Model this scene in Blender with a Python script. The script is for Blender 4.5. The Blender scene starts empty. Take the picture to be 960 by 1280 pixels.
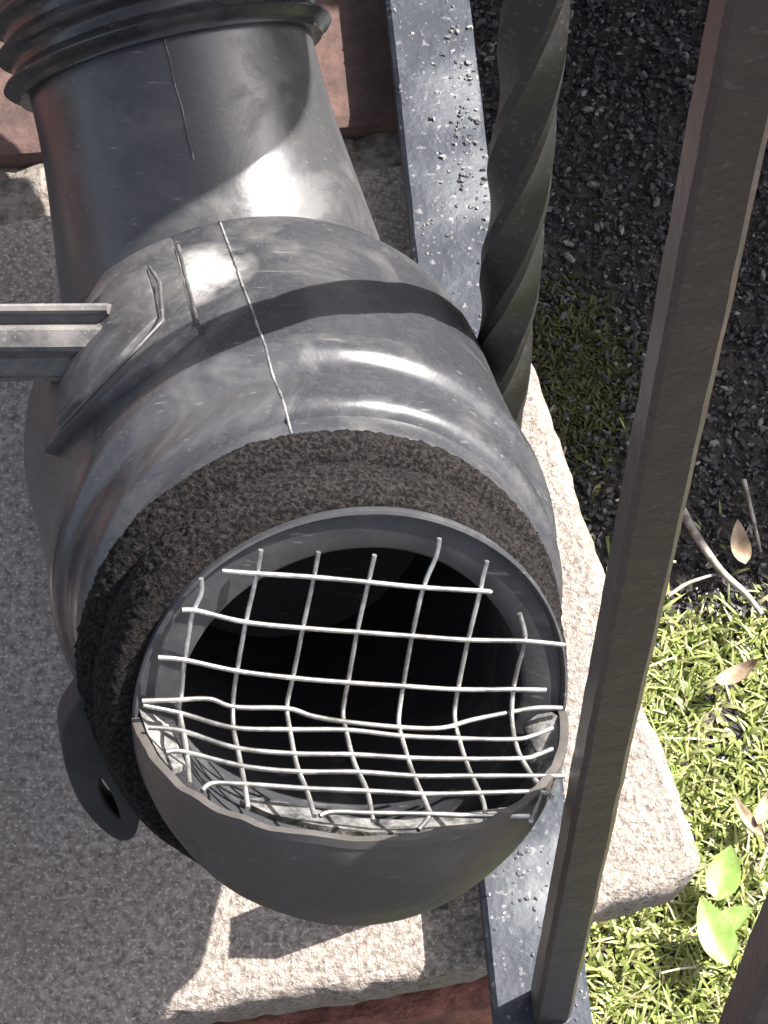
import bpy, bmesh, math, random
from mathutils import Vector, Matrix, noise
R = math.radians
sc = bpy.context.scene
random.seed(7)

# ------------------------------------------------------------------ camera
F_PX, CW, CH = 4000.0, 960.0, 1280.0
DEP, ROLL, DIST = R(64.5), R(1.6), 0.90
fw = Vector((0, math.cos(DEP), -math.sin(DEP)))
r0 = Vector((1, 0, 0)); u0 = Vector((0, math.sin(DEP), math.cos(DEP)))
CR = (r0*math.cos(ROLL) + u0*math.sin(ROLL)).normalized()
CU = (u0*math.cos(ROLL) - r0*math.sin(ROLL)).normalized()
CB = -fw
CAM = -fw*DIST
cam = bpy.data.cameras.new('camera'); camo = bpy.data.objects.new('camera', cam)
sc.collection.objects.link(camo)
M = Matrix.Identity(4)
for i in range(3):
    M[i][0], M[i][1], M[i][2], M[i][3] = CR[i], CU[i], CB[i], CAM[i]
camo.matrix_world = M
cam.lens = 36.0*F_PX/CH; cam.sensor_width = 36.0; cam.clip_start = 0.01; cam.clip_end = 500
sc.camera = camo

# ------------------------------------------------------------------ light
SUN_EL, SUN_AZ = R(47), R(60)        # azimuth measured from +Y towards +X
S = Vector((math.cos(SUN_EL)*math.sin(SUN_AZ), math.cos(SUN_EL)*math.cos(SUN_AZ), math.sin(SUN_EL)))
world = bpy.data.worlds.new('World'); sc.world = world; world.use_nodes = True
wn = world.node_tree.nodes; wl = world.node_tree.links
sky = wn.new('ShaderNodeTexSky'); sky.sky_type = 'NISHITA'; sky.sun_disc = False
sky.sun_elevation = SUN_EL; sky.sun_rotation = SUN_AZ
sky.air_density = .55; sky.dust_density = 3.0; sky.ozone_density = .6
bg = wn['Background']; bg.inputs['Strength'].default_value = 0.10
hs = wn.new('ShaderNodeHueSaturation'); hs.inputs['Saturation'].default_value = .55   # hazy, whitish summer sky
wl.new(sky.outputs[0], hs.inputs['Color']); wl.new(hs.outputs[0], bg.inputs['Color'])
sun = bpy.data.lights.new('sun', 'SUN'); sun.energy = 4.5; sun.angle = R(0.53); sun.color = (1, .955, .89)
suno = bpy.data.objects.new('sun', sun); sc.collection.objects.link(suno)
suno.rotation_euler = S.to_track_quat('Z', 'Y').to_euler(); suno.location = S*3
sc.view_settings.view_transform = 'Standard'; sc.view_settings.look = 'None'
sc.view_settings.gamma = 1; sc.view_settings.use_curve_mapping = False
sc.view_settings.exposure = 2.02

# ------------------------------------------------------------------ placing helpers
def ray(px, py):
    return (CR*((px-CW/2)/F_PX) + CU*((CH/2-py)/F_PX) + fw)
def at_depth(px, py, d): return CAM + ray(px, py)*d
def on_z(px, py, z):
    d = ray(px, py); return CAM + d*((z-CAM.z)/d.z)
def on_plane(px, py, o, n):
    d = ray(px, py); return CAM + d*((o-CAM).dot(n)/d.dot(n))
def camvec(x, y, z): return (CR*x + CU*y + CB*z).normalized()

# ------------------------------------------------------------------ materials
def nodes(name):
    m = bpy.data.materials.new(name); m.use_nodes = True
    nt = m.node_tree; return m, nt, nt.nodes['Principled BSDF']
def N(nt, t, **kw):
    n = nt.nodes.new(t)
    for k, v in kw.items():
        if k in n.inputs: n.inputs[k].default_value = v
        else: setattr(n, k, v)
    return n
def noise_fac(nt, scale, detail=4, rough=.6, lo=.4, hi=.6, vec=None, dist=0.0):
    n = N(nt, 'ShaderNodeTexNoise', Scale=scale, Detail=detail, Roughness=rough, Distortion=dist)
    if vec is None:
        tc = N(nt, 'ShaderNodeTexCoord'); vec = tc.outputs['Object']
    nt.links.new(vec, n.inputs['Vector'])
    mr = N(nt, 'ShaderNodeMapRange'); mr.inputs['From Min'].default_value = lo; mr.inputs['From Max'].default_value = hi
    nt.links.new(n.outputs['Fac'], mr.inputs['Value'])
    return mr.outputs['Result'], n.outputs['Fac'], vec
def mixc(nt, fac, a, b, mode='MIX'):
    m = N(nt, 'ShaderNodeMix', data_type='RGBA', blend_type=mode)
    for s, x in ((6, a), (7, b)):
        if isinstance(x, tuple): m.inputs[s].default_value = (*x, 1)
        else: nt.links.new(x, m.inputs[s])
    if isinstance(fac, float): m.inputs[0].default_value = fac
    else: nt.links.new(fac, m.inputs[0])
    return m.outputs[2]
def bump(nt, bs, height, strength, dist, prev=None):
    b = N(nt, 'ShaderNodeBump'); b.inputs['Strength'].default_value = strength; b.inputs['Distance'].default_value = dist
    nt.links.new(height, b.inputs['Height'])
    if prev is not None: nt.links.new(prev, b.inputs['Normal'])
    nt.links.new(b.outputs[0], bs.inputs['Normal']); return b.outputs[0]
def mul(nt, a, b):
    m = N(nt, 'ShaderNodeMath', operation='MULTIPLY')
    for i, x in enumerate((a, b)):
        if isinstance(x, (float, int)): m.inputs[i].default_value = x
        else: nt.links.new(x, m.inputs[i])
    return m.outputs[0]

def mat_concrete(name, tint=(1, 1, 1)):
    m, nt, bs = nodes(name)
    c = lambda *k: tuple(x*t for x, t in zip(k, tint))
    f1, h1, v = noise_fac(nt, 400, 5, .7, .36, .62, dist=.15)
    f2, h2, _ = noise_fac(nt, 26, 5, .65, .35, .65, v)
    f3, h3, _ = noise_fac(nt, 900, 2, .5, .57, .66, v)
    f4, h4, _ = noise_fac(nt, 230, 3, .6, .6, .7, v)
    col = mixc(nt, f1, c(.12, .10, .088), c(.41, .362, .322))
    col = mixc(nt, mul(nt, f2, .55), col, c(.20, .165, .14))
    col = mixc(nt, mul(nt, f3, .6), col, c(.60, .54, .49))
    col = mixc(nt, mul(nt, f4, .5), col, c(.17, .14, .12))
    nt.links.new(col, bs.inputs['Base Color'])
    bs.inputs['Roughness'].default_value = .9; bs.inputs['Specular IOR Level'].default_value = .25
    p = bump(nt, bs, h1, 1.0, .0022)
    bump(nt, bs, h3, .4, .0005, p)
    return m

def mat_plastic(name, base=(.030, .031, .036), dust=(.20, .19, .18), amount=.30, rough=.27, lo=.5, hi=.75, scale=38, stain=False):
    m, nt, bs = nodes(name)
    f1, h1, v = noise_fac(nt, scale, 6, .65, lo, hi, dist=.6)
    f2, h2, _ = noise_fac(nt, 420, 3, .6, .45, .7, v)
    f3, h3, _ = noise_fac(nt, 12, 3, .5, .35, .65, v)
    d = mul(nt, f1, amount)
    col = mixc(nt, d, base, dust)
    col = mixc(nt, mul(nt, f2, amount*.22), col, dust)
    col = mixc(nt, mul(nt, f3, amount*.25), col, tuple(.5*x for x in dust))
    mp = N(nt, 'ShaderNodeMapping'); mp.inputs['Scale'].default_value = (30, 420, 240); mp.inputs['Rotation'].default_value = (.4, .3, .9)
    nt.links.new(v, mp.inputs['Vector'])
    g0, gh0, _ = noise_fac(nt, 1.6, 3, .6, .66, .74, mp.outputs[0])
    col = mixc(nt, mul(nt, g0, .5), col, dust)
    g5, gh5, _ = noise_fac(nt, 1500, 2, .5, .66, .72, v)
    col = mixc(nt, mul(nt, g5, amount), col, dust)
    if stain:                                     # dried water mark beside the seam
        vd = N(nt, 'ShaderNodeVectorMath', operation='DISTANCE'); nt.links.new(v, vd.inputs[0]); vd.inputs[1].default_value = (0, 0, 0); vd.name = 'stain_at'
        g1, gh, _ = noise_fac(nt, 110, 5, .65, .3, .7, v)
        ms = N(nt, 'ShaderNodeMapRange'); ms.inputs['From Min'].default_value = .017; ms.inputs['From Max'].default_value = .002
        nt.links.new(vd.outputs['Value'], ms.inputs['Value'])
        st_ = mul(nt, mul(nt, ms.outputs[0], g1), 1.9)
        col = mixc(nt, st_, col, (.50, .48, .46))
    nt.links.new(col, bs.inputs['Base Color'])
    mr = N(nt, 'ShaderNodeMapRange'); mr.inputs['To Min'].default_value = rough; mr.inputs['To Max'].default_value = min(.9, rough+.4)
    nt.links.new(f1, mr.inputs['Value']); nt.links.new(mr.outputs[0], bs.inputs['Roughness'])
    p = bump(nt, bs, h1, .12, .0015)
    bump(nt, bs, h2, .10, .0004, p)
    return m

def mat_simple(name, a, b, scale, rough=.8, bs_=.4, bd=.001, lo=.4, hi=.6, metal=0.0, spec=.5, island=False, trans=0.0, bscale=None):
    m, nt, bs = nodes(name)
    f, h, v = noise_fac(nt, scale, 5, .65, lo, hi)
    col = mixc(nt, f, a, b)
    if island:
        g = N(nt, 'ShaderNodeNewGeometry')
        cr = N(nt, 'ShaderNodeValToRGB'); el = cr.color_ramp.elements
        el[0].position = 0; el[0].color = (*island[0], 1); el[1].position = 1; el[1].color = (*island[-1], 1)
        for i, c in enumerate(island[1:-1]):
            e = el.new((i+1)/(len(island)-1)); e.color = (*c, 1)
        nt.links.new(g.outputs['Random Per Island'], cr.inputs[0])
        col = cr.outputs[0]
    nt.links.new(col, bs.inputs['Base Color'])
    bs.inputs['Roughness'].default_value = rough; bs.inputs['Metallic'].default_value = metal
    bs.inputs['Specular IOR Level'].default_value = spec
    if bscale: f, h, v = noise_fac(nt, bscale, 4, .6, .4, .6, v)
    if bs_ > 0: bump(nt, bs, h, bs_, bd)
    if trans > 0:
        t = N(nt, 'ShaderNodeBsdfTranslucent'); nt.links.new(col, t.inputs[0])
        mx = N(nt, 'ShaderNodeMixShader'); mx.inputs[0].default_value = trans
        nt.links.new(bs.outputs[0], mx.inputs[1]); nt.links.new(t.outputs[0], mx.inputs[2])
        nt.links.new(mx.outputs[0], nt.nodes['Material Output'].inputs[0])
    return m

MAT = dict(
    concrete=mat_concrete('rough_concrete'),
    mortar=mat_simple('mortar', (.09, .075, .065), (.20, .175, .15), 260, .95, .9, .002),
    brick=mat_simple('brick_clay', (.11, .042, .033), (.24, .095, .068), 90, .9, 1.0, .003, bscale=150),
    brick_dark=mat_simple('brick_weathered', (.042, .025, .021), (.085, .046, .038), 70, .9, .6, .0012, bscale=300),
    plastic=mat_plastic('black_plastic', stain=True),
    brick_red=mat_simple('brick_red', (.075, .022, .017), (.14, .042, .031), 80, .9, 1.0, .003, bscale=150),
    plastic_hose=mat_plastic('hose_plastic', base=(.016, .016, .018), amount=.15, rough=.25),
    grit=mat_simple('caked_grit', (.05,)*3, (.1,)*3, 200, .7, .3, .0004, island=[(.03, .032, .04), (.09, .09, .095), (.05, .05, .06), (.24, .235, .23), (.06, .062, .07)]),
    arm_dusty=mat_plastic('dusty_arm', dust=(.24, .22, .205), amount=.75, rough=.45, lo=.30, hi=.7, scale=60),
    plastic_ledge=mat_plastic('dark_pipe_end', base=(.028, .029, .034), amount=.2, rough=.4),
    plastic_dusty=mat_plastic('dusty_black_plastic', dust=(.24, .225, .21), amount=.42, rough=.42, lo=.45, hi=.8, scale=55),
    plastic_clean=mat_plastic('smooth_black_plastic', base=(.052, .047, .043), amount=.16, rough=.48),
    pipe=mat_plastic('grey_black_pipe', base=(.036, .036, .039), amount=.20, rough=.28),
    seam=mat_simple('mould_seam', (.04, .04, .04), (.19, .185, .18), 200, .7, .3, .0004),
    cut=mat_simple('ragged_cut_plastic', (.03, .03, .03), (.16, .155, .15), 170, .75, .8, .001),
    foam=mat_simple('foam_gasket', (.002, .0018, .0018), (.034, .028, .027), 950, .95, 1.0, .0018, lo=.42, hi=.66, spec=.2),
    wire=mat_simple('galvanised_wire', (.22, .215, .205), (.50, .49, .47), 130, .36, .25, .0002, metal=.75),
    rubber=mat_simple('black_rubber', (.010, .010, .011), (.020, .020, .021), 120, .7, .15, .0005),
    soil=mat_simple('dark_soil', (.022, .019, .020), (.06, .052, .046), 120, .95, .9, .004),
    mulch=mat_simple('mulch_chip', (.02,)*3, (.05,)*3, 200, .6, .5, .0008, island=[(.022, .020, .023), (.042, .037, .040), (.030, .027, .030), (.055, .050, .052), (.034, .030, .034), (.036, .033, .036), (.22, .215, .21)]),
    grass=mat_simple('grass_blade', (.05,)*3, (.08,)*3, 100, .5, 0, .001, trans=.28,
                     island=[(.12, .16, .035), (.24, .28, .07), (.35, .37, .15), (.17, .23, .055), (.30, .33, .11), (.48, .43, .28)]),
    moss=mat_simple('moss', (.05,)*3, (.08,)*3, 100, .7, 0, .001, trans=.2,
                    island=[(.04, .055, .012), (.08, .085, .02), (.05, .045, .02), (.06, .075, .015)]),
    straw=mat_simple('dry_straw', (.32, .26, .17), (.55, .48, .36), 150, .7, .3, .0005),
    deadleaf=mat_simple('dead_leaf', (.24, .17, .11), (.42, .33, .24), 120, .7, .5, .0008, trans=.15),
    twig=mat_simple('twig_bark', (.16, .14, .12), (.36, .33, .30), 180, .85, .6, .0006),
    leaf=mat_simple('weed_leaf', (.20, .32, .07), (.30, .42, .13), 130, .45, .25, .0005, trans=.3),
    block=mat_simple('shade_wall_block', (.25, .23, .21), (.38, .36, .33), 60, .9, .7, .002),
)
def mat_iron(name, ca, cb, rough=.42):
    m, nt, bs = nodes(name)
    f1, h1, v = noise_fac(nt, 90, 5, .6, .55, .72)
    f2, h2, _ = noise_fac(nt, 520, 3, .6, .60, .68, v)
    col = mixc(nt, mul(nt, f1, .5), ca, cb)
    col = mixc(nt, mul(nt, f2, .22), col, (.20, .18, .16))
    nt.links.new(col, bs.inputs['Base Color']); bs.inputs['Roughness'].default_value = rough
    p = bump(nt, bs, h1, .45, .0012); bump(nt, bs, h2, .3, .0004, p)
    return m
def mat_rail():
    m, nt, bs = nodes('blistered_rail_paint')
    f1, h1, v = noise_fac(nt, 330, 3, .55, .53, .66)
    f2, h2, _ = noise_fac(nt, 60, 4, .6, .40, .62, v)
    f3, h3, _ = noise_fac(nt, 420, 3, .6, .60, .68, v)
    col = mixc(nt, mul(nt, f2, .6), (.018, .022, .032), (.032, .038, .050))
    col = mixc(nt, mul(nt, f3, .35), col, (.30, .29, .28))
    nt.links.new(col, bs.inputs['Base Color'])
    mr = N(nt, 'ShaderNodeMapRange'); mr.inputs['To Min'].default_value = .5; mr.inputs['To Max'].default_value = .62
    bs.inputs['Specular IOR Level'].default_value = .4
    nt.links.new(f2, mr.inputs['Value']); nt.links.new(mr.outputs[0], bs.inputs['Roughness'])
    bump(nt, bs, mul(nt, h1, f2), .35, .0012)
    return m
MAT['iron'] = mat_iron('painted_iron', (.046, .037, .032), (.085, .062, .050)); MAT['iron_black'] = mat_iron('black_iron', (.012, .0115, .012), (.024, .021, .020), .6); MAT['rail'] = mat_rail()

# ------------------------------------------------------------------ object helpers
COL = sc.collection
def tag(o, label=None, cat=None, group=None, kind=None):
    for k, v in (('label', label), ('category', cat), ('group', group), ('kind', kind)):
        if v: o[k] = v
    return o
def empty(name, loc, label, cat, group=None):
    o = bpy.data.objects.new(name, None); o.location = loc; o.empty_display_size = .02
    COL.objects.link(o); return tag(o, label, cat, group)
def world_loc(o):
    p = Vector(o.location)
    while o.parent: o = o.parent; p += Vector(o.location)
    return p
def build(name, verts, faces, mat, parent=None, smooth=None):
    off = world_loc(parent) if parent else Vector((0, 0, 0))
    me = bpy.data.meshes.new(name)
    me.from_pydata([tuple(Vector(v)-off) for v in verts], [], faces); me.update()
    bm = bmesh.new(); bm.from_mesh(me); bmesh.ops.recalc_face_normals(bm, faces=bm.faces[:]) if len(faces) < 60000 else None
    bm.to_mesh(me); bm.free()
    me.materials.append(MAT[mat])
    if smooth is not None:
        me.shade_smooth(); me.set_sharp_from_angle(angle=R(smooth))
    o = bpy.data.objects.new(name, me); COL.objects.link(o)
    if parent: o.parent = parent
    return o
def from_bm(name, bm, mat, parent=None, smooth=None):
    off = world_loc(parent) if parent else Vector((0, 0, 0))
    bmesh.ops.recalc_face_normals(bm, faces=bm.faces[:])
    for v in bm.verts: v.co -= off
    me = bpy.data.meshes.new(name); bm.to_mesh(me); bm.free(); me.materials.append(MAT[mat])
    if smooth is not None:
        me.shade_smooth(); me.set_sharp_from_angle(angle=R(smooth))
    o = bpy.data.objects.new(name, me); COL.objects.link(o)
    if parent: o.parent = parent
    return o
def catmull(pts, n):
    out = []
    P = [pts[0]] + list(pts) + [pts[-1]]
    for i in range(1, len(P)-2):
        for k in range(n):
            t = k/n; a, b, c, d = P[i-1], P[i], P[i+1], P[i+2]
            out.append(.5*((2*b) + (c-a)*t + (2*a-5*b+4*c-d)*t*t + (3*b-a-3*c+d)*t**3))
    out.append(Vector(pts[-1])); return out
def tube(pts, rad, n=8, cap=True, seed_dir=None):
    """swept tube: rad is a number or a function of the parameter 0..1"""
    vs, fs = [], []
    up = seed_dir or Vector((.31, .52, .79)).normalized()
    m = len(pts)
    for i, p in enumerate(pts):
        t = (pts[min(i+1, m-1)] - pts[max(i-1, 0)]).normalized()
        a = (up - t*up.dot(t)).normalized(); b = t.cross(a); up = a
        r = rad(i/(m-1)) if callable(rad) else rad
        for k in range(n):
            an = 2*math.pi*k/n; vs.append(p + (a*math.cos(an) + b*math.sin(an))*r)
    for i in range(m-1):
        for k in range(n):
            fs.append((i*n+k, i*n+(k+1) % n, (i+1)*n+(k+1) % n, (i+1)*n+k))
    if cap: fs.append(tuple(range(n))[::-1]); fs.append(tuple((m-1)*n+k for k in range(n)))
    return vs, fs
def revolve(o, u, v, w, prof, n=128, jit=None):
    """prof: (s, r) along w; angle 0 at v (top), positive towards u"""
    vs, fs = [], []
    for j, (s, r) in enumerate(prof):
        for k in range(n):
            a = 2*math.pi*k/n
            rr = r + (jit(j, k, a, s, r) if jit else 0)
            vs.append(o + w*s + (v*math.cos(a) + u*math.sin(a))*rr)
    for j in range(len(prof)-1):
        for k in range(n):
            fs.append((j*n+k, j*n+(k+1) % n, (j+1)*n+(k+1) % n, (j+1)*n+k))
    return vs, fs
def box_bm(sx, sy, sz, bev=.0, seg=2, jit=0, rnd=None):
    bm = bmesh.new(); bmesh.ops.create_cube(bm, size=1)
    for v in bm.verts: v.co = Vector((v.co.x*sx, v.co.y*sy, v.co.z*sz))
    if bev: bmesh.ops.bevel(bm, geom=bm.edges[:], offset=bev, segments=seg, affect='EDGES', profile=.6)
    if jit:
        for v in bm.verts: v.co += Vector([(rnd or random).uniform(-jit, jit) for _ in range(3)])
    return bm

# ------------------------------------------------------------------ the ground
GZ = -0.20
rnd = random.Random(3)
def ground_h(x, y):
    return GZ + .006*noise.noise(Vector((x*9, y*9, 0))) + .003*noise.noise(Vector((x*40, y*40, 3)))
vs, fs = [], []
xs = [-60, -10, -2, -.8] + [(-.5 + i*.012) for i in range(100)] + [1.2, 2.5, 10, 60]
ys = [-60, -10, -2, -.9] + [(-.6 + i*.012) for i in range(100)] + [1.2, 2.5, 10, 60]
for y in ys:
    for x in xs: vs.append((x, y, ground_h(x, y)))
nx = len(xs)
for j in range(len(ys)-1):
    for i in range(nx-1): fs.append((j*nx+i, j*nx+i+1, (j+1)*nx+i+1, (j+1)*nx+i))
tag(build('ground', vs, fs, 'soil', smooth=60), kind='structure')

# ------------------------------------------------------------------ concrete step slab
def noisy_line(a, b, n, amp, seed):
    out = []
    for i in range(n):
        p = a.lerp(b, i/n)
        d = (b-a).normalized(); q = Vector((-d.y, d.x, 0))
        out.append(p + q*amp*(noise.noise(Vector((i*.23, seed, 0))) + .6*noise.noise(Vector((i*.9, seed, 5)))))
    return out
fr = [on_z(-500, 1378, 0), on_z(230, 1266, 0), on_z(470, 1229, 0), on_z(610, 1203, 0), on_z(690, 1165, 0), on_z(745, 1132, 0), on_z(868, 1106, 0)]
rt = [on_z(889, 1085, 0), on_z(850, 985, 0), on_z(806, 880, 0), on_z(752, 700, 0), on_z(705, 560, 0), on_z(668, 455, 0), on_z(598, 250, 0), on_z(580, 190, 0)]
bk = on_z(-500, 345, 0)
outline = []
ctrl = fr + rt + [bk]
for i in range(len(ctrl)):
    a, b = ctrl[i], ctrl[(i+1) % len(ctrl)]
    outline += noisy_line(a, b, max(2, int((b-a).length/.004)), .0011, i*7.3)
n = len(outline)
for _ in range(6):
    outline = [(outline[i-1]+outline[i]*2+outline[(i+1) % n])/4 for i in range(n)]
outline = [p + Vector((.0009*noise.noise(p*210), .0009*noise.noise(p*210+Vector((5, 0, 0))), 0)) for p in outline]
cen = sum(outline, Vector())/n
def inset(p, i, d):
    t = (outline[(i+3) % n]-outline[i-3]).normalized(); q = Vector((-t.y, t.x, 0))
    if q.dot(cen-p) < 0: q = -q
    return p + q*d
prof = [(.0040, 0), (.0026, -.0004), (.0012, -.0013), (.0003, -.0028), (0, -.006), (.0012, -.014), (.0045, -.03), (.009, -.045)]
bm = bmesh.new(); rings = []
for j, (d, z) in enumerate(prof):
    ring = []
    for i, p in enumerate(outline):
        q = inset(p, i, d); jj = .0009*noise.noise(Vector((q.x*160, q.y*160, z*160+j)))
        q = inset(q, i, jj*1.5) if j else q
        ring.append(bm.verts.new((q.x, q.y, z + (jj*.5 if j else 0))))
    rings.append(ring)
bm.faces.new(rings[0]); bm.faces.new(rings[-1])
for j in range(len(prof)-1):
    for i in range(n):
        bm.faces.new((rings[j][i], rings[j][(i+1) % n], rings[j+1][(i+1) % n], rings[j+1][i]))
slab = from_bm('concrete_step', bm, 'concrete', smooth=50)
for p_ in slab.data.polygons:
    if len(p_.vertices) > 10: p_.use_smooth = False
tag(slab, 'rough grainy concrete step slab under the black drain fitting', 'step')

# ------------------------------------------------------------------ bricks under the step
e0, e1 = on_z(230, 1266, 0), on_z(610, 1203, 0)
edir = (e1-e0).normalized(); eout = Vector((edir.y, -edir.x, 0))
ang = math.atan2(edir.y, edir.x)
ros = empty('brick_riser', (e0.x, e0.y, GZ), 'red brick riser under the front edge of the concrete step', 'brick wall')
brick_end = on_z(640, 1262, -.045)
bb = box_bm(.198, .095, .057, .003, 2)
for v in bb.verts: v.co += Vector([noise.noise(v.co*90+Vector((k*9, 0, 0)))*.0012 for k in range(3)])
brick_me = bpy.data.meshes.new('brick'); bb.to_mesh(brick_me); bb.free(); brick_me.materials.append(MAT['brick'])
start = (brick_end-e0).dot(edir)
fwd0 = -.0015
for c in range(3):
    z = -.0465 - .0285 - c*.066
    for k in range(4):
        along = start - .099 - k*.207 - (.1 if c % 2 else 0)*(1 if k else 0)
        b = bpy.data.objects.new('brick', brick_me); COL.objects.link(b); b.parent = ros
        if c % 2 and k == 0: b.scale = (.49, 1, 1); along = start-.0485
        b.location = e0 + edir*along + eout*(fwd0-.0475+rnd.uniform(-.001, .001)) + Vector((0, 0, z)) - Vector(ros.location)
        b.rotation_euler = (0, 0, ang + rnd.uniform(-.006, .006))
mb = box_bm(.85, .085, .155)
mat4 = Matrix.Translation(e0 + edir*(start-.43) + eout*(fwd0-.0475-.004) + Vector((0, 0, -.1235))) @ Matrix.Rotation(ang, 4, 'Z')
bmesh.ops.transform(mb, matrix=mat4, verts=mb.verts[:])
from_bm('mortar', mb, 'mortar', ros)

# ------------------------------------------------------------------ brick border behind the slab
w0, w1 = on_z(0, 200, 0), on_z(450, 158, 0)
wdir = (w1-w0).normalized(); wout = Vector((-wdir.y, wdir.x, 0)); wang = math.atan2(wdir.y, wdir.x)
bor = empty('brick_border', (w0.x, w0.y, GZ), 'weathered brick course laid behind the concrete slab', 'brick border')
edge_end = (on_z(545, 90, 0)-w0).dot(wdir)
bme2 = bpy.data.meshes.new('brick')
bb = box_bm(.198, .100, .057, .004, 2)
for v in bb.verts: v.co += Vector([noise.noise(v.co*70+Vector((k*9, 0, 4)))*.0018 for k in range(3)])
bb.to_mesh(bme2); bb.free(); bme2.materials.append(MAT['brick_dark'])
bme3 = bme2.copy(); bme3.materials.clear(); bme3.materials.append(MAT['brick_red'])
for row in range(3):
    for k in range(4):
        along = edge_end - .099 - k*.210 - (.104 if row % 2 else 0)
        b = bpy.data.objects.new('brick', bme3 if (k == 0 and row == 5) or (k >= 1) else bme2)
        COL.objects.link(b); b.parent = bor
        b.location = w0 + wdir*along + wout*(.050+row*.110+rnd.uniform(-.001, .001)) + Vector((0, 0, .002-.0285)) - Vector(bor.location)
        b.rotation_euler = (0, 0, wang+rnd.uniform(-.008, .008))
# mortar bed with a rough strip between the slab and the bricks
bm = bmesh.new()
bmesh.ops.create_grid(bm, x_segments=160, y_segments=60, size=.5)
for v in bm.verts:
    s_, t_ = v.co.x, v.co.y
    p = w0 + wdir*(edge_end-.42+(s_*.84)) + wout*(.155+t_*.37)
    z = -.003 + .0028*noise.noise(Vector((p.x*120, p.y*120, 2))) + .0022*noise.noise(Vector((p.x*330, p.y*330, 2)))
    v.co = Vector((p.x, p.y, z))
ext = bmesh.ops.extrude_face_region(bm, geom=bm.faces[:])
for g in ext['geom']:
    if isinstance(g, bmesh.types.BMVert): g.co.z = GZ-.01
from_bm('mortar', bm, 'mortar', bor)

# ------------------------------------------------------------------ low block wall added out of frame to shade the mulched bed
wall = empty('shade_wall', (.4, .37, GZ), 'low grey block wall added out of view to shade the mulched bed', 'wall')
blk = bpy.data.meshes.new('block'); b_ = box_bm(.196, .1, .096, .005, 2)
for v in b_.verts: v.co += Vector([noise.noise(v.co*60+Vector((k*9, 0, 4)))*.002 for k in range(3)])
b_.to_mesh(blk); b_.free(); blk.materials.append(MAT['block'])
WALL_TOP = .335
for c in range(6):
    for k in range(8):
        b = bpy.data.objects.new('block', blk); COL.objects.link(b); b.parent = wall
        b.location = Vector((.125+k*.2+(.06 if c % 2 else 0), .37, WALL_TOP-.048-c*.1)) - Vector(wall.location)

# ------------------------------------------------------------------ iron railing
RZ = .019
ra, rb_ = on_z(535, 0, RZ), on_z(680, 1280, RZ)
rdir = (rb_-ra).normalized(); rside = Vector((-rdir.y, rdir.x, 0))     # points to image right? fixed below
if rside.dot(CR) < 0: rside = -rside
A0 = ra - rdir*.10; A1 = rb_ + rdir*.22
rail_root = empty('iron_railing', (ra.x, ra.y, 0), 'black painted iron railing with straight and twisted balusters beside the drain fitting', 'railing')
def bar(name, a, b, wid, th, mat, parent, bev=.0012, nseg=60, lump=.0003):
    d = (b-a); L = d.length; d.normalize()
    side = rside; up = Vector((0, 0, 1))
    prof = []
    for sx, sz in ((-1, -1), (1, -1), (1, 1), (-1, 1)):
        for q in ((0, 1) if sx*sz > 0 else (1, 0)):
            prof.append((sx*(wid/2 - (bev if q else 0)), sz*(th/2 - (0 if q else bev))))
    vs, fs = [], []
    m = len(prof)
    for i in range(nseg+1):
        p = a + d*(L*i/nseg)
        for x, z in prof:
            k = lump*noise.noise(Vector((p.x*90+x*300, p.y*90, z*300)))
            vs.append(p + side*(x+k) + up*(z - th/2 + k))
    for i in range(nseg):
        for k in range(m): fs.append((i*m+k, i*m+(k+1) % m, (i+1)*m+(k+1) % m, (i+1)*m+k))
    fs.append(tuple(range(m))); fs.append(tuple(nseg*m+k for k in range(m)))
    return build(name, vs, fs, mat, parent, smooth=40)
RW = .0248
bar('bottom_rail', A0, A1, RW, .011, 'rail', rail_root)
# raised blisters and caked grit on the rail paint
gr = random.Random(11); vs, fs = [], []
def chip(vs, fs, p, a, b, c, rg):
    k0 = len(vs); az = rg.random()*6.283; tl = rg.uniform(-.6, .6)
    Rm = Matrix.Rotation(az, 3, 'Z') @ Matrix.Rotation(tl, 3, 'X') @ Matrix.Rotation(rg.uniform(-.5, .5), 3, 'Y')
    base = [(-1, -.5, -1), (.2, -1, -1), (1, -.1, -1), (.3, 1, -1), (-.8, .7, -1), (-.8, -.35, 1), (.2, -.7, 1), (.75, 0, 1), (.2, .7, 1), (-.6, .5, 1)]
    for v in base:
        q = Vector((v[0]*a*rg.uniform(.75, 1.2), v[1]*b*rg.uniform(.75, 1.2), v[2]*c*rg.uniform(.6, 1.2)))
        vs.append(p + Rm @ q)
    for k in range(5): fs.append((k0+k, k0+(k+1) % 5, k0+5+(k+1) % 5, k0+5+k))
    fs.append(tuple(k0+5+k for k in range(5))); fs.append(tuple(k0+k for k in range(5))[::-1])
cnt = 0
while cnt < 1100:
    t = gr.random(); xx = gr.uniform(-.46, .46); p = A0.lerp(A1, t) + rside*xx*RW
    cl = noise.noise(Vector((p.x*70, p.y*38, 1))) + .25
    if gr.random() > max(.05, cl*1.6): continue
    r = gr.choice((.00025, .0003, .0004, .0005, .0006, .0009))
    chip(vs, fs, p + Vector((0, 0, r*.1)), r*1.4, r, r*.7, gr); cnt += 1
tag(build('caked_grit', vs, fs, 'grit', rail_root, smooth=40), kind='stuff')

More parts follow.
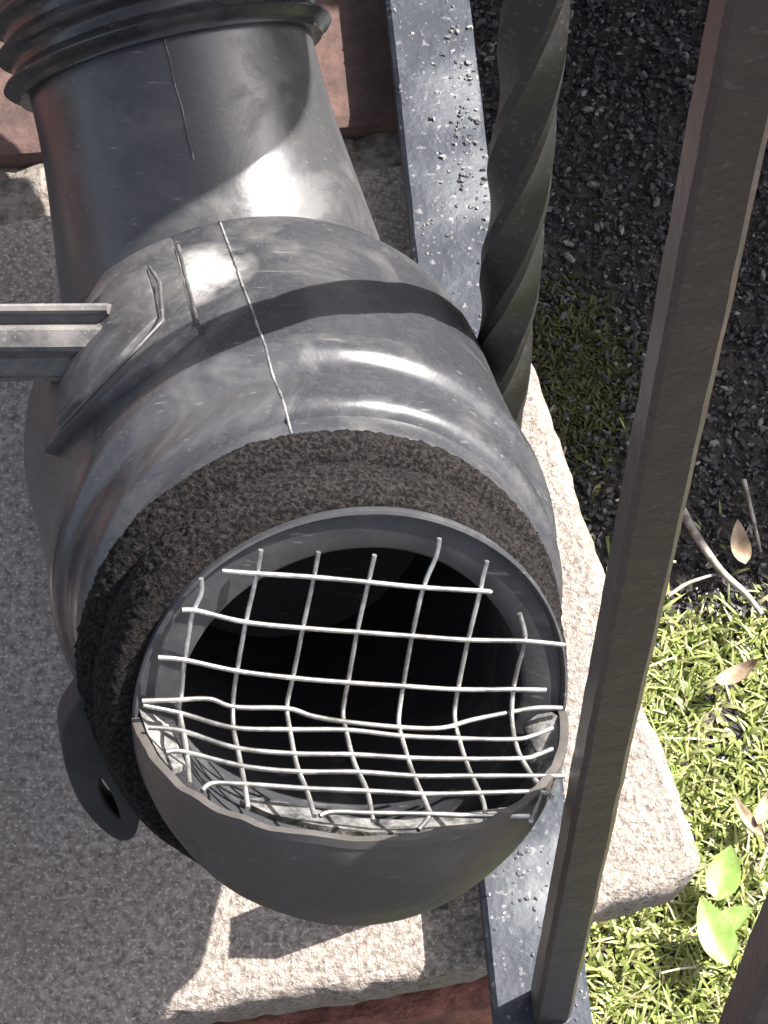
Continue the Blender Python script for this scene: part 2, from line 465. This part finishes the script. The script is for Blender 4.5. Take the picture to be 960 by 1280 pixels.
TOPZ = 1.0
def baluster(base, size, twist_pitch=0.0, phase=0.0, t_from=0.0, mat='iron'):
    """square bar, optionally twisted: twist_pitch = metres per quarter turn"""
    vs, fs = [], []
    h = size/2; c = .0011 if not twist_pitch else .0017
    sec = [(-h, -h+c), (-h+c, -h), (h-c, -h), (h, -h+c), (h, h-c), (h-c, h), (-h+c, h), (-h, h-c)]
    nz = 700 if twist_pitch else 120
    for i in range(nz+1):
        z = RZ-.0005 + (TOPZ-RZ)*i/nz
        a = phase + (math.pi/2*(z-t_from)/twist_pitch if twist_pitch and z > t_from else 0)
        ca, sa = math.cos(a), math.sin(a)
        for x, y in sec:
            k = .00022*noise.noise(Vector((x*200+base.x*40, y*200, z*70)))
            xx, yy = x*ca - y*sa + k, x*sa + y*ca + k
            vs.append(Vector((base.x, base.y, z)) + rside*xx + rdir*yy)
    for i in range(nz):
        for k in range(8): fs.append((i*8+k, i*8+(k+1) % 8, (i+1)*8+(k+1) % 8, (i+1)*8+k))
    fs.append(tuple(range(8))); fs.append(tuple(nz*8+k for k in range(8)))
    return build('twisted_baluster' if twist_pitch else 'baluster', vs, fs, mat, rail_root, smooth=38)
BZ = .0096
baluster(on_z(688, 1256, RZ), BZ)
baluster(on_z(741, 1790, RZ), BZ)
baluster(on_z(614, 592, RZ), .0122, -.050, .4, .05, 'iron_black')
bar('top_rail', A0 + Vector((0, 0, TOPZ-RZ+.012)), A1 + Vector((0, 0, TOPZ-RZ+.012)), .035, .012, 'iron', rail_root)

# ------------------------------------------------------------------ drain fitting
MW = camvec(.185, -.465, .866)                    # mouth axis, towards the viewer
K = .952
MO = at_depth(441, 884, .735*K)                  # centre of the mouth
MV = (CU - MW*CU.dot(MW)).normalized()         # "up" in the mouth plane
MU = MV.cross(MW).normalized()
if MU.dot(CR) < 0: MU = -MU
mm = .001*K
fit = empty('drain_fitting', (MO.x, MO.y+.05, 0), 'black plastic drain elbow with foam gasket and half cut domed end, mouth facing the viewer', 'pipe fitting')
def ring_pt(theta, s, r): return MO + MW*s + (MV*math.cos(theta) + MU*math.sin(theta))*r
def hit_body(px, py, r):
    """ray against the cylinder of radius r round the mouth axis -> theta, s"""
    d = ray(px, py); o = CAM-MO; r *= K
    dp = d - MW*d.dot(MW); op = o - MW*o.dot(MW)
    a, b, c = dp.dot(dp), 2*dp.dot(op), op.dot(op)-r*r
    disc = b*b-4*a*c
    t = (-b - math.sqrt(max(0, disc)))/(2*a)
    p = o + d*t
    return math.atan2(p.dot(MU), p.dot(MV)), p.dot(MW)

def shoulder(s1, rt_, q): return [(s1+q*math.sin(R(a)), rt_-q+q*math.cos(R(a))) for a in range(90, -1, -15)]
BODY = ([(-30, 51), (-30.5, 54), (-32, 55.2), (-35, 55.5)] + shoulder(-43, 59.6, 5.0)[1:] + [(-46, 59.75), (-50, 59.5), (-54, 59.2), (-56, 59.1)]
        + shoulder(-64, 63.2, 5.4)[2:] + [(-67, 63.4), (-71, 63.2), (-76, 62.7), (-85, 62.5), (-100, 62.6), (-120, 63.0), (-138, 63.4), (-142, 62.8), (-143.7, 61.2), (-144.3, 58.5),
        (-152, 55.6), (-163, 50), (-175, 41), (-184, 28), (-188, 14), (-189, .2)])
def fine(prof, step=2.0):
    out = []
    for (a, b), (c, d) in zip(prof, prof[1:]):
        k = max(1, int(math.hypot(c-a, d-b)/step))
        for i in range(k): out.append((a+(c-a)*i/k, b+(d-b)*i/k))
    out.append(prof[-1]); return out
bp = [(s*mm, r*mm) for s, r in BODY]
vs, fs = revolve(MO, MU, MV, MW, bp, 192, lambda j, k, a, s, r: .00025*noise.noise(Vector((math.cos(a)*3, math.sin(a)*3, s*40))) if r > .01 else 0)
body = build('body', vs, fs, 'plastic', fit, smooth=45)
def body_r(s):
    s /= mm
    for (a, b), (c, d) in zip(BODY, BODY[1:]):
        if c <= s <= a: return (b + (d-b)*((a-s)/(a-c) if a != c else 0))*mm
    return .06
t_, s_ = hit_body(238, 345, .0632)
MAT['plastic'].node_tree.nodes['stain_at'].inputs[1].default_value = ring_pt(t_, s_, .0632*K) - Vector(fit.location)
# mould seam along the top of the body
th = hit_body(318, 400, .0612)[0]
pts = []
for i in range(60):
    s = (-33 - 109*i/59)*mm
    pts.append(ring_pt(th + .004*noise.noise(Vector((i*.12, 0, 0))), s, body_r(s)-.00005))
vs, fs = tube(pts, lambda t: .00034+.0002*noise.noise(Vector((t*30, 1, 1))), 6)
build('seam', vs, fs, 'seam', body, smooth=60)

# foam gasket: two fat grainy rolls
fprof = []
for i in range(46):
    t = i/45; s = -31.5 + 29*t
    base = 52.3
    r = base - .4 + 6.0*max(0, math.sin(math.pi*min(1, t/.40)))**.6*(t < .40) + 3.6*max(0, math.sin(math.pi*min(1, max(0, (t-.40)/.60))))**.6*(t >= .40)
    fprof.append((s*mm, r*mm))
fprof = [(-32*mm, 45.5*mm)] + fprof + [(-2.2*mm, 45.5*mm)]
def fj(j, k, a, s, r):
    p = Vector((math.cos(a)*r, math.sin(a)*r, s))
    g_ = .22 + .78*max(0, min(1, (math.cos(a+.25)+.35)/.6))
    return g_*(.0007*noise.noise(p*1050) + .0004*noise.noise(p*520)) + .0007*noise.noise(p*60)
vs, fs = revolve(MO - MU*.0028, MU, MV, MW, fprof, 520, fj)
build('foam_gasket', vs, fs, 'foam', fit, smooth=80)

# end pipe: outer stub, rim, flat ledge and dark bore
ep = [(-40, 50.2), (-3, 50.6), (-1.2, 50.9), (-.3, 50.8), (0, 50.2), (-.4, 49.6), (-1.4, 49.2), (-1.6, 41.2), (-2.2, 40.3), (-4, 39.9), (-60, 39.6), (-100, 39), (-104, 20), (-104.2, .2)]
vs, fs = revolve(MO, MU, MV, MW, [(s*mm, r*mm) for s, r in ep], 160, lambda j, k, a, s, r: .0003*noise.noise(Vector((math.cos(a)*2, math.sin(a)*2, j*.3))))
stub = build('end_pipe', vs, fs, 'plastic_ledge', fit, smooth=40)
# domed end with its upper half cut away (a scoop), ragged cut edge
RV, RWX, RU = 45.5*mm, 55*mm, 50.9*mm
def dome(rad_off, ths, pols):
    out = []
    for ip, ph in enumerate(pols):
        row = []
        for t_ in ths:
            su, sv = math.cos(t_), -math.sin(t_)
            rho = math.sin(ph); h = math.cos(ph)
            sag = 0
            row.append(MO + MU*su*rho*(RU-rad_off) + MV*sv*rho*(RV-rad_off) + MW*(h**.85 if h > 0 else 0)*(RWX-rad_off))
        out.append(row)
    return out
NT, NP = 72, 40
pols = [math.pi/2*(1 - i/NP) for i in range(NP+1)]      # from the stub circle to the pole
ths = [math.pi*j/NT for j in range(NT+1)]                # lower half only
# bend both ends of the arc a little so that the cut edge is uneven
def edge_wobble(ip): return R(1.1)*noise.noise(Vector((ip*.21, 0, 1))) + R(.25)*noise.noise(Vector((ip*.9, 0, 4)))
def dome_shell(off):
    rows = []
    for ip, ph in enumerate(pols):
        row = []
        a0 = R(2.5)+edge_wobble(ip)*2; a1 = math.pi - R(2.5) + edge_wobble(ip+50)*2
        for j in range(NT+1):
            t_ = a0 + (a1-a0)*j/NT
            rho, h = math.sin(ph), max(0, math.cos(ph))
            hh = h**.9
            row.append(MO + MU*(math.cos(t_)*rho*(RU-off)*(1-.07*hh) - .0035*hh) - MV*math.sin(t_)*rho*(RV-off) + MW*(h**.9)*(RWX-off)
                       + MV*.0010*noise.noise(Vector((ip*.17, 9, 0)))*(1-abs(j/NT-.5)*0))
        rows.append(row)
    return rows
outer, inner = dome_shell(0), dome_shell(.0016)
vs, fs = [], []
def add_grid(rows, flip=False):
    k0 = len(vs); m = len(rows[0])
    for r in rows: vs.extend(r)
    for i in range(len(rows)-1):
        for j in range(m-1):
            f = (k0+i*m+j, k0+i*m+j+1, k0+(i+1)*m+j+1, k0+(i+1)*m+j)
            fs.append(f[::-1] if flip else f)
add_grid(outer); add_grid(inner, True)
dome_o = build('domed_end', vs, fs, 'plastic_clean', fit, smooth=60)
# the cut edge: a lumpy strip that closes outer and inner shells
vs, fs = [], []
path_o = [r[0] for r in outer] + [r[-1] for r in outer[::-1]]
path_i = [r[0] for r in inner] + [r[-1] for r in inner[::-1]]
rr = random.Random(5)
strip = []
for i, (a, b) in enumerate(zip(path_o, path_i)):
    up = MV*(.0002 + .0005*abs(noise.noise(Vector((i*.27, 3, 0)))))
    wid = (b-a)
    strip.append([a - MV*.0018 - wid*.08, a + up*.6 - wid*.1, a.lerp(b, .5) + up, b + up*.7 + wid*.1*(1+noise.noise(Vector((i*.5, 7, 0)))),
                  b - MV*(.002+.004*abs(noise.noise(Vector((i*.35, 1, 8))))) + wid*.15])
add_grid(strip)
build('cut_edge', vs, fs, 'plastic_clean', dome_o, smooth=80)
# torn plastic flaps either side of the cut, inside the lip
def flap(pxs, lift, name='torn_flap'):
    vs, fs = [], []
    n1 = MV
    for (px, py), h in zip(pxs, lift):
        vs.append(on_plane(px, py, MO - MV*h, (MV*.85+MW*.3).normalized()))
    c = sum(vs, Vector())/len(vs)
    k = len(vs); vs.append(c - MV*.002)
    lower = [v - MV*.0015 for v in vs]
    fs = [(i, (i+1) % k, k) for i in range(k)] + [(k+1+i, k+1+(i+1) % k, k+1+k) for i in range(k)] + [(i, (i+1) % k, k+1+(i+1) % k, k+1+i) for i in range(k)]
    build(name, vs+lower, fs, 'cut', fit, smooth=70)
flap([(655, 905), (672, 893), (690, 890), (704, 900), (708, 925), (704, 955), (692, 985), (676, 1000), (660, 998), (668, 970), (650, 945), (662, 925)],
     [.004, .002, .001, .001, .001, .001, .001, .002, .004, .006, .007, .005])
flap([(172, 880), (190, 884), (208, 900), (222, 930), (232, 955), (215, 962), (200, 945), (184, 915)], [.001, .002, .005, .006, .005, .001, .001, .001])
flap([(300, 1000), (330, 996), (360, 1004), (392, 1016), (430, 1022), (480, 1024), (540, 1026), (600, 1018), (640, 1008), (640, 1020), (600, 1034), (530, 1042), (460, 1040), (390, 1030), (340, 1018)],
     [.003, .004, .005, .005, .005, .005, .005, .005, .004, .002, .001, .001, .001, .001, .001])

# smooth inlet pipe coming down from the corrugated hose
PD = camvec(.23, -.95, .06)
PC = at_depth(262, 285, .895*K)
pdir = -PD
PT = PC + pdir*.062
PR = .0412*K
pu = (CR - pdir*CR.dot(pdir)).normalized(); pv = pdir.cross(pu).normalized()
pprof = [(-.05, PR*1.20), (-.02, PR*1.12), (0, PR*1.065), (.010, PR*1.037), (.02, PR*1.01), (.028, PR*.994), (.036, PR*.985), (.05, PR*.982), (.075, PR*.98)]
vs, fs = revolve(PC, pu, pv, pdir, [(a*K, b) for a, b in pprof], 128)
inlet = build('inlet_pipe', vs, fs, 'pipe', fit, smooth=40)
# its seam faces the viewer
vv = (CB - pdir*CB.dot(pdir)).normalized(); uu = pdir.cross(vv).normalized()
if uu.dot(CR) < 0: uu = -uu
pts = []
for i in range(30):
    s = (.012 + .038*i/29)*K
    a = R(2) + .015*noise.noise(Vector((i*.15, 2, 0)))
    pts.append(PC + pdir*s + (vv*math.cos(a) + uu*math.sin(a))*(PR*(1.037 if s < .0105*K else 1.037-(s/K-.0105)*2.4 if s < .031*K else .988)))
vs, fs = tube(pts, .00030, 6)
build('seam', vs, fs, 'pipe', inlet, smooth=60)

# side pad on the body with stiffening rib, and the channel arm that leaves the frame to the left
def ruled_pad(name, up_px, lo_px, r_mid, h, mat, k=10, parent=fit):
    top, bot = [], []
    A = [hit_body(x, y, r_mid) for x, y in up_px]; B = [hit_body(x, y, r_mid) for x, y in lo_px]
    def dens(P, m=6):
        o = []
        for i in range(len(P)-1):
            for q in range(m): o.append((P[i][0]+(P[i+1][0]-P[i][0])*q/m, P[i][1]+(P[i+1][1]-P[i][1])*q/m))
        o.append(P[-1]); return o
    A, B = dens(A), dens(B)
    rows_t, rows_b = [], []
    for a, b in zip(A, B):
        rt_, rb2 = [], []
        for q in range(k+1):
            t_ = a[0]+(b[0]-a[0])*q/k; s = a[1]+(b[1]-a[1])*q/k
            rt_.append(ring_pt(t_, s, (r_mid+h)*K)); rb2.append(ring_pt(t_, s, (r_mid-.006)*K))
        rows_t.append(rt_); rows_b.append(rb2)
    bm = bmesh.new(); nr, nc = len(rows_t), k+1
    T = [[bm.verts.new(p) for p in r] for r in rows_t]; Bv = [[bm.verts.new(p) for p in r] for r in rows_b]
    for i in range(nr-1):
        for j in range(nc-1):
            bm.faces.new((T[i][j], T[i][j+1], T[i+1][j+1], T[i+1][j])); bm.faces.new((Bv[i][j], Bv[i+1][j], Bv[i+1][j+1], Bv[i][j+1]))
        bm.faces.new((T[i][0], T[i+1][0], Bv[i+1][0], Bv[i][0])); bm.faces.new((T[i][-1], Bv[i][-1], Bv[i+1][-1], T[i+1][-1]))
    for j in range(nc-1):
        bm.faces.new((T[0][j], Bv[0][j], Bv[0][j+1], T[0][j+1])); bm.faces.new((T[-1][j], T[-1][j+1], Bv[-1][j+1], Bv[-1][j]))
    bmesh.ops.remove_doubles(bm, verts=bm.verts[:], dist=1e-6)
    sharp = [e for e in bm.edges if len(e.link_faces) == 2 and e.calc_face_angle(0) > R(50)]
    bmesh.ops.bevel(bm, geom=sharp, offset=.0009, segments=2, affect='EDGES', profile=.6)
    return from_bm(name, bm, mat, parent, smooth=40)
pad = ruled_pad('side_pad', [(72, 480), (100, 415), (135, 350), (218, 305)], [(66, 570), (130, 512), (195, 462), (248, 415)], .0632, .0026, 'plastic_dusty')
ruled_pad('rib_plate', [(80, 490), (108, 425), (138, 362), (186, 336)], [(78, 535), (108, 500), (152, 455), (202, 402)], .0656, .0020, 'plastic_dusty', parent=pad)
# moulded ridge lines on and round the pad
for pl, rr_ in (([(186, 333), (199, 352), (203, 400), (160, 446), (104, 503), (70, 540)], .0676), ([(222, 306), (234, 355), (249, 412)], .0658)):
    P = []
    for (xa, ya), (xb, yb) in zip(pl, pl[1:]):
        for q in range(8): P.append(ring_pt(*hit_body(xa+(xb-xa)*q/8, ya+(yb-ya)*q/8, rr_), (rr_-.0002)*K))
    vs, fs = tube(P, lambda t: .0005+.0002*noise.noise(Vector((t*20, 4, 1))), 6)
    build('moulded_ridge', vs, fs, 'plastic_dusty', pad, smooth=60)
# channel arm
t0, s0 = hit_body(118, 425, .0655)
ARM = ring_pt(t0, s0, .065*K)
adir = camvec(-1, .0, -.10)
aup = (CU - adir*CU.dot(adir)).normalized(); an_ = adir.cross(aup).normalized()
if an_.dot(CB) < 0: an_ = -an_
sec = [(9.2, -6), (9.2, 4.2), (8.6, 5), (7.4, 5), (6.8, 4.2), (6.4, 1.2), (4.6, .8), (3.6, 3.6), (2.6, 4.6), (-1.6, 4.4), (-2.6, 3.6), (-4.2, -1), (-8.6, -3.5), (-9.2, -2.6), (-9.8, -3.6), (-9.4, -9), (-4, -9), (4, -9)]
vs, fs = [], []
LN = [-.0035, 0, .004, .02, .05, .075]
for l in LN:
    for a, b in sec: vs.append(ARM + adir*l + aup*a*mm + an_*b*mm)
m = len(sec)
for i in range(len(LN)-1):
    for k in range(m): fs.append((i*m+k, i*m+(k+1) % m, (i+1)*m+(k+1) % m, (i+1)*m+k))
fs.append(tuple(range(m))); fs.append(tuple((len(LN)-1)*m+k for k in range(m)))
build('side_arm', vs, fs, 'arm_dusty', fit, smooth=25)

# foot added for its shadow on the slab (mostly hidden under the domed end)
fb = on_z(516, 1098, .0)
bm = bmesh.new()
for (z0, hw, hd) in ((.0005, .0095, .0085), (.005, .0085, .0075), (.006, .0070, .0060), (.052, .0062, .0055)):
    ringv = [bm.verts.new((fb.x+sx*hw, fb.y+sy*hd+z0*.12, z0)) for sx, sy in ((-1, -1), (1, -1), (1, 1), (-1, 1))]
    if z0 > .001:
        for k in range(4): bm.faces.new((prev[k], prev[(k+1) % 4], ringv[(k+1) % 4], ringv[k]))
    else: bm.faces.new(ringv)
    prev = ringv
bm.faces.new(prev)
from_bm('shadow_foot', bm, 'plastic_clean', fit, smooth=30)

# slotted lug at the lower left of the gasket
def lug(outer_px, slot_px, s, thick, mat):
    o = MO + MW*s*mm
    to2 = lambda q: (lambda p: ((p-o).dot(MU), (p-o).dot(MV)))(on_plane(q[0], q[1], o, MW))
    cu = bpy.data.curves.new('lug', 'CURVE'); cu.dimensions = '2D'; cu.fill_mode = 'BOTH'
    cu.extrude = thick/2-.0008; cu.bevel_depth = .0008; cu.bevel_resolution = 2; cu.resolution_u = 6
    for loop in (outer_px, slot_px):
        sp = cu.splines.new('NURBS'); sp.points.add(len(loop)-1); sp.use_cyclic_u = True; sp.order_u = 3
        for p, q in zip(sp.points, loop): p.co = (*to2(q), 0, 1)
    tmp = bpy.data.objects.new('tmp', cu); COL.objects.link(tmp)
    dg = bpy.context.evaluated_depsgraph_get(); dg.update()
    me = bpy.data.meshes.new_from_object(tmp.evaluated_get(dg))
    bpy.data.objects.remove(tmp)
    bm = bmesh.new(); bm.from_mesh(me)
    for v in bm.verts: v.co = o + MU*v.co.x + MV*v.co.y + MW*v.co.z
    return from_bm('lug', bm, mat, fit, smooth=40)
lug([(112, 845), (98, 862), (78, 892), (78, 915), (84, 950), (100, 990), (128, 1022), (150, 1036), (164, 1030), (168, 1005), (190, 985), (200, 930), (160, 860)],
    [(121, 954), (117, 968), (126, 993), (145, 1013), (153, 1010), (146, 988), (132, 960)], -29, .010, 'rubber')

# ------------------------------------------------------------------ corrugated hose
hose_root = empty('corrugated_hose', (PT.x, PT.y, 0), 'black corrugated drain hose pushed over the upper inlet pipe', 'hose')
p0 = PC + pdir*.046*K
hb = at_depth(212, 8, .856*K)
b0, b3 = p0+pdir*.022, hb+S*.26
b1, b2 = b0+pdir*.085, b3-S*.10
cp = [p0.lerp(b0, i/40) for i in range(40)]
for i in range(300):
    t = i/300; cp.append(b0*(1-t)**3 + b1*3*t*(1-t)**2 + b2*3*t*t*(1-t) + b3*t**3)
cp += [b3 + S*.2*i/60 for i in range(61)]
# even spacing
L = [0]
for a, b in zip(cp, cp[1:]): L.append(L[-1]+(b-a).length)
tot = L[-1]; stp = .0009; ev = []; j = 0; d = 0
while d < tot:
    while L[j+1] < d: j += 1
    f = (d-L[j])/(L[j+1]-L[j]); ev.append(cp[j].lerp(cp[j+1], f)); d += stp
PITCH = .0092*K
def hr(t):
    d = t*(len(ev)-1)*stp
    c = .5+.5*math.cos(2*math.pi*(d/PITCH-.42))
    return (.0434 + .0038*(c**2))*K
vs, fs = tube(ev, hr, 96, seed_dir=Vector((1, 0, 0)))
build('hose_wall', vs, fs, 'plastic_hose', hose_root, smooth=70)

# ------------------------------------------------------------------ wire mesh guard
mesh_root = empty('wire_mesh_guard', MO, 'bent galvanised wire mesh covering the open mouth of the drain fitting', 'wire mesh')
rows_px = [
 [(220,150),(290,155),(400,162),(510,172),(620,183),(740,190),(758,193)],
 [(140,228),(172,230),(265,252),(380,264),(490,272),(600,280),(712,288),(820,290),(905,298)],
 [(92,323),(145,328),(250,350),(365,364),(470,373),(580,380),(690,387),(800,387),(868,388)],
 [(60,410),(130,408),(195,406),(245,422),(350,425),(400,440),(470,452),(580,463),(660,464),(720,448),(800,432),(850,424),(900,424)],
 [(62,418),(140,435),(240,463),(350,467),(470,468),(580,480),(690,485),(800,487),(840,480),(880,464)],
 [(72,463),(140,470),(245,503),(360,515),(480,517),(600,524),(700,526),(820,525),(850,518),(880,506)],
 [(108,512),(145,512),(260,540),(370,551),(490,552),(610,560),(720,560),(905,560)],
 [(180,590),(200,575),(260,576),(390,585),(510,590),(630,596),(735,594),(860,592),(880,605)],
 [(415,640),(440,632),(515,634),(630,636),(740,640),(835,640)]]
cols_px = [
 [(178,165),(178,195),(160,240),(145,330),(138,400),(135,430),(148,500),(155,575)],
 [(298,108),(290,155),(268,250),(250,350),(242,410),(243,465),(252,510),(265,575),(272,625)],
 [(413,112),(403,165),(382,262),(362,362),(350,420),(356,470),(370,540),(390,590),(405,640)],
 [(525,118),(512,175),(490,272),(472,372),(462,430),(468,470),(485,535),(510,590),(522,650)],
 [(655,85),(648,120),(622,185),(600,280),(582,380),(573,450),(580,485),(600,550),(630,620),(635,640),(612,668)],
 [(750,130),(742,160),(735,195),(712,288),(692,385),(685,440),(695,490),(715,550),(742,610),(748,655)],
 [(815,235),(826,285),(812,340),(802,390),(800,450),(812,510),(840,560),(858,590),(838,650)]]
PHI = R(86)
n2 = (MW*math.cos(PHI) + MV*math.sin(PHI)).normalized()
fold = on_plane(441, 893, MO+MW*.0026, MW)
def mesh_pt(x, y, lift):
    px, py = 140+x/1.6, 620+y/1.6
    a = on_plane(px, py, MO+MW*.0026, MW); b = on_plane(px, py, fold + n2*.0004, n2)
    da, db = (a-CAM).length, (b-CAM).length
    p = b if py > 893 and db < da else a
    return p + (CAM-p).normalized()*lift
def wire(pts, lift, ph):
    P = [mesh_pt(x, y, 0) for x, y in pts]
    Q = catmull(P, 8)
    Q = [q + (CAM-q).normalized()*lift for q in Q]
    vs, fs = tube(Q, .00056, 8)
    build('wire', vs, fs, 'wire', mesh_root, smooth=60)
for i, r in enumerate(rows_px): wire(r, .0005, i)
for i, c in enumerate(cols_px): wire(c, -.0005, i)

# ------------------------------------------------------------------ bed: mulch, moss, grass
def px_of(p):
    q = p-CAM; d = q.dot(fw); return CW/2 + F_PX*q.dot(CR)/d, CH/2 - F_PX*q.dot(CU)/d
def boundary(x): return .062 + .012*noise.noise(Vector((x*14, 0, 0)))      # mulch beyond, grass nearer
rm = random.Random(21)
vs, fs = [], []
cnt = 0
while cnt < 40000:
    x, y = rm.uniform(-.02, .30), rm.uniform(-.03, .33)
    if y < boundary(x) and rm.random() < .93: continue
    s = rm.choice((.0003, .0004, .0005, .0006, .0007, .0009, .0014))*rm.uniform(.7, 1.2)
    chip(vs, fs, Vector((x, y, ground_h(x, y)+s*.3+rm.random()*.003)), s*rm.uniform(.9, 1.9), s*.8, s*.5, rm)
    cnt += 1
tag(build('mulch', vs, fs, 'mulch'), 'dark shaded bark mulch in the bed beside the step', 'mulch', kind='stuff')

def blade(vs, fs, p, L, wd, az, lean, rg):
    k0 = len(vs); d = Vector((math.cos(az), math.sin(az), 0)); sd = Vector((-d.y, d.x, 0))
    for t, w_ in ((0, .7), (.4, 1), (.75, .75)):
        c = p + d*(lean*t*t*L) + Vector((0, 0, 1))*(L*t*(1-.35*lean*t))
        vs.append(c - sd*wd*w_/2); vs.append(c + sd*wd*w_/2 + Vector((0, 0, wd*.2)))
    vs.append(p + d*(lean*L) + Vector((0, 0, L*(1-.35*lean))))
    fs.extend([(k0, k0+1, k0+3, k0+2), (k0+2, k0+3, k0+5, k0+4), (k0+4, k0+5, k0+6)])
vs, fs = [], []
cnt = 0
while cnt < 62000:
    x, y = rm.uniform(.02, .34), rm.uniform(-.26, .13)
    if y > boundary(x)+.012*rm.random() and rm.random() < .985: continue
    dens_ = noise.noise(Vector((x*38, y*38, 9)))
    if dens_ < -.25 and rm.random() < .6: continue
    L_, wd = (rm.uniform(.004, .011), rm.uniform(.0007, .0014)) if rm.random() < .55 else (rm.uniform(.0025, .005), rm.uniform(.0018, .0032))
    blade(vs, fs, Vector((x, y, ground_h(x, y)-.001)), L_, wd, rm.random()*6.283, rm.uniform(.3, 1.3), rm)
    cnt += 1
tag(build('grass', vs, fs, 'grass', smooth=60), 'short sunlit green grass beyond the concrete step', 'grass', kind='stuff')
vs, fs = [], []
for _ in range(2600):
    a = rm.gauss(0, 1); b = rm.gauss(0, 1)
    c = on_z(715, 480, GZ); x, y = c.x + a*.011, c.y + b*.018
    blade(vs, fs, Vector((x, y, ground_h(x, y))), rm.uniform(.002, .006), rm.uniform(.0008, .0016), rm.random()*6.283, rm.uniform(.2, 1.2), rm)
tag(build('moss', vs, fs, 'moss', smooth=60), 'olive green moss on the dark mulch by the slab edge', 'moss', kind='stuff')
# dry straw lying in the grass (too many and thin to pick apart)
vs, fs = [], []
for _ in range(150):
    x, y = rm.uniform(.05, .26), rm.uniform(-.2, .12)
    az = rm.random()*6.283; L_ = rm.uniform(.006, .018)
    p = Vector((x, y, ground_h(x, y)+rm.uniform(.003, .009)))
    d = Vector((math.cos(az), math.sin(az), rm.uniform(-.25, .25)))
    v2, f2 = tube([p, p+d*L_*.5+Vector((0, 0, .001)), p+d*L_], rm.uniform(.0003, .0006), 4)
    k0 = len(vs); vs += v2; fs += [tuple(k0+i for i in f) for f in f2]
tag(build('straw', vs, fs, 'straw'), 'thin dry straw scattered through the grass', 'straw', kind='stuff')

# individual twigs, dead leaves and a broad leaved weed
def twig(pts_px, z, r, label):
    P = [on_z(x, y, GZ+z) for x, y in pts_px]
    vs, fs = tube(catmull(P, 8), lambda t: r*(1-.45*t)*(1+.15*noise.noise(Vector((t*14, 0, 0)))), 8)
    tag(build('twig', vs, fs, 'twig', smooth=60), label, 'twig', 'twigs on the bed')
twig([(845, 622), (868, 665), (900, 712), (932, 742), (952, 768)], .012, .0017, 'grey bent twig lying where the shaded bed meets the lit grass')
twig([(835, 745), (858, 730), (880, 722), (905, 715)], .010, .0008, 'thin pale twig left of the thick grey twig')
twig([(930, 600), (942, 650), (951, 690)], .008, .0009, 'short thin twig at the right edge in the shaded mulch')
def leaf_mesh(px, py, z, L_, W_, az, curl, mat, name, parent=None, tilt=0.0, fold_=.25):
    c = on_z(px, py, GZ+z); vs, fs = [], []
    nl, nw = 9, 6
    Rm = Matrix.Rotation(az, 3, 'Z') @ Matrix.Rotation(tilt, 3, 'X')
    for side in (0, 1):
        for i in range(nl+1):
            t = i/nl; wv = W_/2*(math.sin(math.pi*(t**.8))**.8 if 0 < t < 1 else .02)
            for j in range(nw+1):
                q = -1+2*j/nw
                v = Vector((q*wv, (t-.5)*L_, abs(q)*wv*fold_ + curl*(t-.5)**2*L_ + .0006*noise.noise(Vector((q*2, t*6, az))) - side*.0004))
                vs.append(c + Rm @ v)
    m = nw+1; off = (nl+1)*m
    for i in range(nl):
        for j in range(nw):
            fs.append((i*m+j, i*m+j+1, (i+1)*m+j+1, (i+1)*m+j)); fs.append((off+i*m+j, off+(i+1)*m+j, off+(i+1)*m+j+1, off+i*m+j+1))
    for i in range(nl):
        fs.append((i*m, (i+1)*m, off+(i+1)*m, off+i*m)); fs.append((i*m+nw, off+i*m+nw, off+(i+1)*m+nw, (i+1)*m+nw))
    return build(name, vs, fs, mat, parent, smooth=60)
for px, py, az, L_, W_, lab in ((922, 842, R(-62), .017, .006, 'curled pale tan dead leaf in the grass at the right edge'),
                                (933, 1022, R(38), .018, .004, 'narrow pale dead leaf right of the slab corner'),
                                (955, 1010, R(-20), .013, .005, 'pinkish dry leaf at the right edge above the near baluster'),
                                (925, 680, R(10), .016, .007, 'brown dead leaf in the shaded bed beside the grey twig')):
    tag(leaf_mesh(px, py, .013, L_, W_, az, .9, 'deadleaf', 'dead_leaf', tilt=.2), lab, 'leaf', 'dead leaves on the bed')
c = on_z(900, 1135, GZ)
weed = empty('broad_leaf_weed', c, 'bright green broad leaved weed beside the slab corner', 'weed')
for px, py, az, L_, W_ in ((905, 1092, R(-14), .019, .0115), (893, 1165, R(24), .024, .012), (914, 1150, R(-60), .016, .008)):
    leaf_mesh(px, py, .016, L_, W_, az, .25, 'leaf', 'leaf', weed, tilt=.15)
P = [c, c+Vector((.001, .002, .008)), on_z(900, 1128, GZ+.014)]
vs, fs = tube(P, .0008, 6); build('stem', vs, fs, 'leaf', weed, smooth=60)
